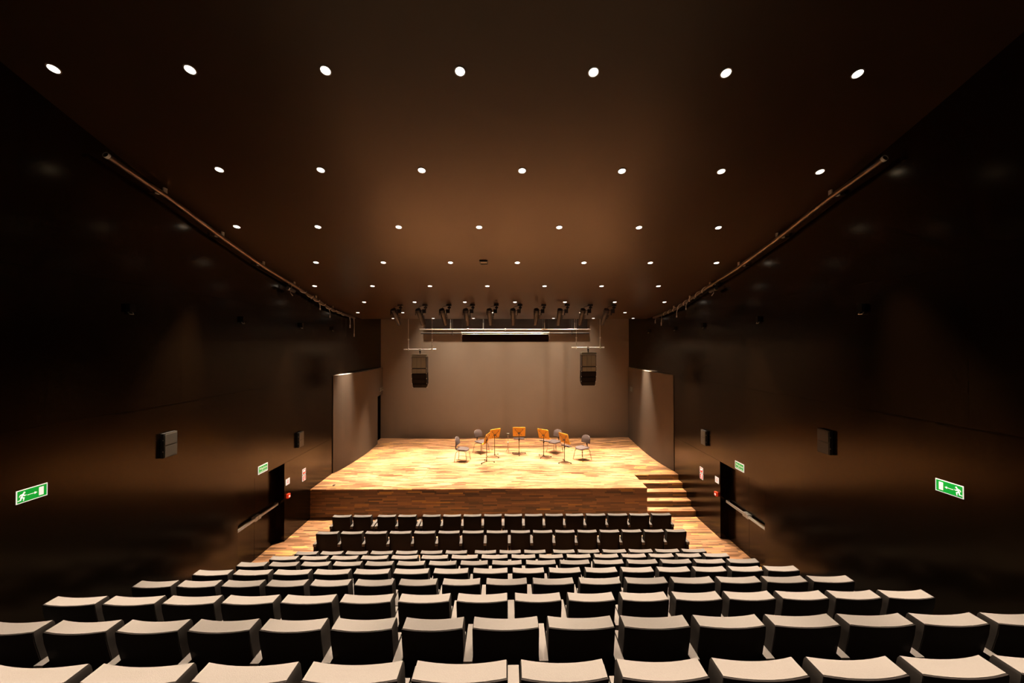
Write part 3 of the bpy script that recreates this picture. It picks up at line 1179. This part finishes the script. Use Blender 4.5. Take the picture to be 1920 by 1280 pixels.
for side, xw, s in (('left', XL, 1), ('right', XR, -1)):
    x = xw+s*0.15
    t = thing('wall_rail', 'long metal pipe rail under the ceiling along the %s wall' % side, 'rail', (x, 5.93, 8.15), 0, 'pipe rails along the side walls')
    b = MB()
    pts = [(0, y-5.93, z-8.15) for y, z in RAIL]
    b.tube(pts, 0.042, 12, closed_ends=False)
    b.tube([(0, p[1], p[2]) for p in pts], 0.036, 12, closed_ends=False)
    b.build('pipe', M['rail'], t, smooth=True)
    b = MB()
    b.tube([(0, -0.012, 0.003), (0, 0.03, -0.008)], 0.045, 14, closed_ends=False)
    b.build('pipe_rim', M['alu'], t, smooth=True)
    for yb_ in (6.95, 8.35, 9.75, 11.15, 12.4, 13.6):
        zr = rail_z(yb_)
        b = MB()
        b.box(-0.012, 0.012, yb_-5.93-0.035, yb_-5.93+0.035, zr-8.15+0.03, min(zr+0.125, ceil_z(yb_)-0.005)-8.15)
        b.box(min(-s*0.15, 0), max(-s*0.15, 0), yb_-5.93-0.03, yb_-5.93+0.03, zr-8.15+0.02, zr-8.15+0.045)
        b.build('bracket', M['alu'], t)
    # cable wound along the far half
    t2 = thing('rail_cable', 'cable wound along the far half of the %s wall pipe rail' % side, 'cable', (x, 11.2, 7.0))
    b = MB()
    pts = []
    for q in range(90):
        yy = 11.3+q*0.036
        a = q*0.55
        pts.append((math.cos(a)*0.052, yy-11.2, rail_z(yy)-7.0+math.sin(a)*0.052))
    b.tube(pts, 0.009, 6)
    b.build('wound_cable', M['alu'], t2, smooth=True)
    b = MB()
    for yy, ln in ((12.6, 0.16), (13.3, 0.22)):
        z0 = rail_z(yy)-7.0-0.045
        b.tube([(0, yy-11.2, z0), (s*0.02, yy-11.2+0.03, z0-ln*0.5), (s*0.01, yy-11.2+0.05, z0-ln)], 0.008, 6)
        b.cyl((s*0.01, yy-11.2+0.05, z0-ln), (s*0.01, yy-11.2+0.055, z0-ln-0.06), 0.02, n=8)
    b.build('hanging_plug', M['alu'], t2, smooth=True)
    # small lantern clamped under the rail
    yl = 11.05
    zl = rail_z(yl)
    t3 = thing('rail_lantern', 'small black lantern hanging under the %s wall pipe rail' % side, 'spotlight', (x+s*0.02, yl, zl-0.05), 0, 'small lanterns on the pipe rails')
    b = MB(); b.cyl((0, -0.26, -0.10), (0, 0.06, -0.14), 0.050, 0.044, n=14)
    b.build('body', M['blackmetal'], t3, smooth=True)
    b = MB(); b.cyl((0, -0.285, -0.097), (0, -0.26, -0.10), 0.055, n=14)
    b.build('front_ring', M['steel'], t3, smooth=True)
    b = MB(); b.box(-0.012, 0.012, -0.12, -0.09, -0.10, 0.01)
    b.build('clamp', M['blackmetal'], t3)
    b = MB(); b.tube([(0, -0.12, -0.15), (0, -0.14, -0.20), (s*0.02, -0.10, -0.25), (s*0.01, -0.04, -0.27)], 0.008, 6)
    b.build('safety_loop', M['steel'], t3, smooth=True)

# loose cables dropping at the far end of the rails
for side, x, spec in (('left', XL+0.15, ((15.05, 0.30), (15.45, 0.62))), ('right', XR-0.15, ((14.7, 0.26), (15.3, 0.14)))):
    t = thing('drop_cable', 'short cables dangling at the far end of the %s wall rail' % side, 'cable', (x, spec[0][0], rail_z(spec[0][0])-0.04))
    for yy, ln in spec:
        b = MB()
        dy = yy-spec[0][0]
        b.tube([(0, dy, 0), (0.01, dy+0.02, -ln*0.5), (0, dy+0.03, -ln)], 0.009, 6)
        b.build('cable', M['alu'], t, smooth=True)
        b = MB(); b.cyl((0, dy+0.03, -ln+0.02), (0, dy+0.03, -ln-0.10), 0.02, n=8)
        b.build('plug', M['alu'], t, smooth=True)

# ---------------------------------------------------------------- small sockets on the upper side walls
for side, xw, s, lst in (('left', XL, 1, (6.46, 9.18, 11.78, 13.86)), ('right', XR, -1, (6.49, 9.2, 11.8, 13.84, 16.4))):
    for i, yy in enumerate(lst):
        t = thing('wall_hook_box', 'small black box high on the %s wall, %s along from the camera' % (side, ORD[i]), 'wall box', (xw, yy, 5.87), 0,
                  'small black boxes high on the side walls')
        b = MB(); b.box(min(0, s*0.07), max(0, s*0.07), -0.05, 0.05, 0.0, 0.13); b.bevel(0.008)
        b.build('box', M['black'], t)
        b = MB()
        b.tube([(s*0.03, -0.04, -0.0), (s*0.05, -0.035, -0.035), (s*0.05, 0.035, -0.035), (s*0.03, 0.04, 0.0)], 0.007, 6)
        b.build('ring', M['steel'], t, smooth=True)


# ---------------------------------------------------------------- wall loudspeakers
def wall_speaker(label, xw, s, yc, zc):
    t = thing('wall_loudspeaker', label, 'loudspeaker', (xw, yc, zc), 0, 'small loudspeakers on the side walls')
    b = MB(); b.box(min(s*0.012, s*0.07), max(s*0.012, s*0.07), -0.145, 0.145, -0.215, 0.215); b.bevel(0.015)
    b.build('case', M['speaker'], t, smooth=True)
    for z0, z1 in ((0.012, 0.198), (-0.198, -0.012)):
        b = MB(); b.box(min(s*0.066, s*0.080), max(s*0.066, s*0.080), -0.125, 0.125, z0, z1); b.bevel(0.02, 3)
        b.build('grille', M['wallgrille'], t, smooth=True)
    b = MB(); b.box(min(0, s*0.05), max(0, s*0.012), -0.05, 0.05, -0.10, 0.10)
    b.build('wall_bracket', M['blackmetal'], t)
    b = MB()
    for z in (-0.1, 0.1):
        b.cyl((s*0.06, -0.150, z), (s*0.06, -0.144, z), 0.009, n=8)
    b.build('screw', M['steel'], t)


wall_speaker('black two-grille wall loudspeaker on the left wall, nearer the camera', XL, 1, 7.20, 3.57)
wall_speaker('black wall loudspeaker on the left wall, nearer the stage', XL, 1, 11.72, 2.60)
wall_speaker('black two-grille wall loudspeaker on the right wall, nearer the camera', XR, -1, 7.26, 3.56)
wall_speaker('black wall loudspeaker on the right wall, nearer the stage', XR, -1, 11.76, 2.60)


# ---------------------------------------------------------------- signs
def wall_frame(xw, s, y, z):
    """returns P(u, v, d): u to the reader's right, v up, d out of the wall"""
    # reader faces the wall; on the left wall (s=+1) his right hand points to +y
    def P(u, v, d):
        return Vector((s*d, s*u, v))
    return P


def slab(b, P, outline, d0, d1):
    b.loft([[P(u, v, d0) for u, v in outline], [P(u, v, d1) for u, v in outline]])


def rect(u0, u1, v0, v1):
    return [(u0, v0), (u1, v0), (u1, v1), (u0, v1)]


def stroke(b, P, a, c, w, d0, d1, w2=None):
    a, c = Vector(a), Vector(c)
    w2 = w if w2 is None else w2
    d = (c-a).normalized()
    n_ = Vector((-d.y, d.x))
    out = []
    for q in range(7):
        t_ = PI/2+PI*q/6
        o_ = d*math.cos(t_)+n_*math.sin(t_)
        out.append(tuple(a+o_*w/2))
    for q in range(7):
        t_ = -PI/2+PI*q/6
        o_ = d*math.cos(t_)+n_*math.sin(t_)
        out.append(tuple(c+o_*w2/2))
    slab(b, P, out, d0, d1)


def disc(b, P, c, r, d0, d1, n=16):
    slab(b, P, [(c[0]+r*math.cos(2*PI*q/n), c[1]+r*math.sin(2*PI*q/n)) for q in range(n)], d0, d1)


def text_part(txt, size, P, u, v, d, mat, parent, width=None):
    cu = bpy.data.curves.new('lettering', 'FONT')
    cu.body = txt
    cu.size = size
    cu.align_x = 'CENTER'
    cu.align_y = 'CENTER'
    cu.extrude = 0.0
    tmp = bpy.data.objects.new('lettering', cu)
    COL.objects.link(tmp)
    bpy.context.view_layer.update()
    dg = bpy.context.evaluated_depsgraph_get()
    me = bpy.data.meshes.new_from_object(tmp.evaluated_get(dg))
    bpy.data.objects.remove(tmp)
    xs = [q.co.x for q in me.vertices]
    k = 1.0 if width is None or not xs else width/(max(xs)-min(xs))
    b = MB()
    b.bm.from_mesh(me)
    bmesh.ops.triangulate(b.bm, faces=b.bm.faces[:])
    r = bmesh.ops.extrude_face_region(b.bm, geom=b.bm.faces[:])
    vs = [g for g in r['geom'] if isinstance(g, bmesh.types.BMVert)]
    for q in vs:
        q.co.z += 0.0012
    for q in b.bm.verts:
        q.co = P(u+q.co.x*k, v+q.co.y, d+q.co.z)
    return b.build('lettering', mat, parent)


def exit_arrow_sign(label, xw, s, yc, zc, mirror):
    W, Hh = 0.335, 0.165
    t = thing('exit_sign', label, 'exit sign', (xw, yc, zc), 0, 'running man exit signs on the side walls')
    P0 = wall_frame(xw, s, yc, zc)
    P = (lambda u, v, d: P0(-u, v, d)) if mirror else P0
    b = MB(); slab(b, P, rect(-W/2, W/2, -Hh/2, Hh/2), 0.0, 0.006)
    b.build('plate', M['white'], t)
    b = MB(); slab(b, P, rect(-W/2+0.010, W/2-0.010, -Hh/2+0.010, Hh/2-0.010), 0.006, 0.0075)
    b.build('green_field', M['green'], t)
    d0, d1 = 0.0075, 0.009
    b = MB()
    ox, oy = -0.105, 0.0
    disc(b, P, (ox+0.018, oy+0.042), 0.0115, d0, d1)
    stroke(b, P, (ox+0.006, oy+0.024), (ox-0.014, oy-0.014), 0.022, d0, d1, 0.018)
    stroke(b, P, (ox+0.004, oy+0.026), (ox-0.022, oy+0.020), 0.010, d0, d1)
    stroke(b, P, (ox-0.022, oy+0.020), (ox-0.032, oy+0.002), 0.009, d0, d1)
    stroke(b, P, (ox+0.008, oy+0.016), (ox+0.020, oy+0.002), 0.010, d0, d1)
    stroke(b, P, (ox+0.020, oy+0.002), (ox+0.036, oy+0.008), 0.008, d0, d1)
    stroke(b, P, (ox-0.012, oy-0.014), (ox+0.014, oy-0.024), 0.014, d0, d1)
    stroke(b, P, (ox+0.014, oy-0.024), (ox+0.010, oy-0.054), 0.012, d0, d1)
    stroke(b, P, (ox-0.016, oy-0.016), (ox-0.020, oy-0.042), 0.013, d0, d1)
    stroke(b, P, (ox-0.020, oy-0.042), (ox-0.046, oy-0.046), 0.010, d0, d1)
    b.build('running_figure', M['white'], t)
    b = MB()
    stroke(b, P, (-0.052, 0.0), (0.030, 0.0), 0.007, d0, d1)
    slab(b, P, [(0.022, -0.016), (0.052, 0.0), (0.022, 0.016)], d0, d1)
    b.build('arrow', M['white'], t)
    b = MB(); slab(b, P, rect(0.070, 0.122, -0.052, 0.052), d0, d1)
    b.build('door_symbol', M['white'], t)


exit_arrow_sign('green exit sign with running man and arrow, far left on the left wall', XL, 1, 5.186, 3.44, False)
exit_arrow_sign('green exit sign with running man and arrow, far right on the right wall', XR, -1, 5.24, 3.424, True)


def door_sign(label, xw, s, yc, zc):
    W, Hh = 0.385, 0.200
    t = thing('door_sign', label, 'exit sign', (xw, yc, zc), 0, 'green lettered exit signs over the doors')
    P = wall_frame(xw, s, yc, zc)
    b = MB(); slab(b, P, rect(-W/2, W/2, -Hh/2, Hh/2), 0.0, 0.006)
    b.build('plate', M['white'], t)
    b = MB(); slab(b, P, rect(-W/2+0.020, W/2-0.020, -Hh/2+0.024, Hh/2-0.024), 0.006, 0.0075)
    b.build('green_field', M['green'], t)
    text_part('Wyjście', 0.088, P, 0, 0.016, 0.0075, M['white'], t, width=0.30)
    text_part('ewakuacyjne', 0.042, P, 0, -0.050, 0.0075, M['white'], t, width=0.30)


door_sign('small green and white lettered sign above the left wall door', XL, 1, 10.008, 2.278)
door_sign('small green and white lettered sign above the right wall door', XR, -1, 10.034, 2.267)


def fire_sign(label, kind, xw, s, yc, zc):
    W, Hh = 0.19, 0.165
    t = thing('fire_sign', label, 'fire sign', (xw, yc, zc), 0, 'red and white fire safety signs')
    P = wall_frame(xw, s, yc, zc)
    d0, d1 = 0.006, 0.0075
    b = MB(); slab(b, P, rect(-W/2, W/2, -Hh/2, Hh/2), 0.0, d0)
    b.build('plate', M['white'], t)
    if kind != 'button':
        b = MB(); slab(b, P, rect(-W/2+0.016, W/2-0.016, -Hh/2+0.014, Hh/2-0.014), d0, d1)
        b.build('red_field', M['red'], t)
        b = MB()
        d0, d1 = 0.0075, 0.009
        if kind == 'hose':
            disc(b, P, (-0.015, 0.012), 0.036, d0, d1)
            slab(b, P, [(0.012, -0.02), (0.055, 0.025), (0.055, 0.05), (0.0, 0.045)], d0, d1)
        else:
            slab(b, P, rect(-0.022, 0.022, -0.052, 0.040), d0, d1)
            slab(b, P, rect(-0.008, 0.030, 0.040, 0.052), d0, d1)
        b.build('symbol', M['white'], t)
    else:
        b = MB()
        for q in range(24):
            a0, a1 = 2*PI*q/24, 2*PI*(q+1)/24
            slab(b, P, [(0.040*math.cos(a0), 0.040*math.sin(a0)), (0.040*math.cos(a1), 0.040*math.sin(a1)),
                        (0.022*math.cos(a1), 0.022*math.sin(a1)), (0.022*math.cos(a0), 0.022*math.sin(a0))], d0, d1)
        for v in (-0.066, 0.062):
            slab(b, P, rect(-0.07, 0.07, v-0.003, v+0.003), d0, d1)
        b.build('symbol', M['red'], t)


fire_sign('white sign with red ring beside the left wall door', 'button', XL, 1, 11.13, 1.572)
fire_sign('white sign with red ring beside the right wall door', 'button', XR, -1, 11.13, 1.560)
fire_sign('upper red fire sign on the left wall near the stage', 'hose', XL, 1, 12.01, 1.575)
fire_sign('lower red fire sign on the left wall near the stage', 'extinguisher', XL, 1, 12.01, 1.385)
fire_sign('upper red fire sign on the right wall by the stage steps', 'hose', XR, -1, 12.02, 1.560)
fire_sign('lower red fire sign on the right wall by the stage steps', 'extinguisher', XR, -1, 12.02, 1.370)
for label, xw, s, yy, zz in (('red fire alarm button box beside the left wall door', XL, 1, 11.125, 1.185),
                             ('red fire alarm button box beside the right wall door', XR, -1, 11.13, 1.175)):
    t = thing('fire_alarm_box', label, 'fire alarm', (xw, yy, zz), 0, 'red fire alarm boxes')
    b = MB(); b.box(min(0, s*0.055), max(0, s*0.055), -0.055, 0.055, -0.055, 0.055); b.bevel(0.01)
    b.build('case', M['red'], t, smooth=True)
    b = MB(); b.box(min(s*0.055, s*0.059), max(s*0.055, s*0.059), -0.03, 0.03, -0.034, 0.010)
    b.build('glass', M['white'], t)

# socket boxes by the stage doorway
for label, x, yy, zz, w in (('small socket box above the stage doorway, nearer the audience', -5.915, 18.55, 3.31, 0.24),
                            ('small socket box above the stage doorway, nearer the rear wall', -5.965, 19.02, 3.31, 0.14)):
    t = thing('socket_box', label, 'wall box', (x, yy, zz), 0.105, 'socket boxes over the stage doorway')
    b = MB(); b.box(-0.015, 0.03, -w/2, w/2, -0.06, 0.06); b.bevel(0.005)
    b.build('case', M['grille'], t)
    b = MB(); b.box(0.0, 0.035, -w/2, w/2, -0.085, -0.07)
    b.build('ledge', M['steel'], t)
t = thing('socket_box', 'small square plate on the right side wall of the stage', 'wall box', (5.775, 18.5, 3.29), 0)
b = MB(); b.box(-0.03, 0.012, -0.17, 0.17, -0.10, 0.10); b.bevel(0.006)
b.build('plate', M['grille'], t)
# floor socket on the stage
t = thing('floor_socket', 'small dark socket in the left front corner of the stage floor', 'floor socket', (-5.52, 12.75, STZ))
b = MB(); b.box(-0.03, 0.03, -0.05, 0.05, 0.0, 0.012); b.bevel(0.003)
b.build('cover', M['blackmetal'], t)
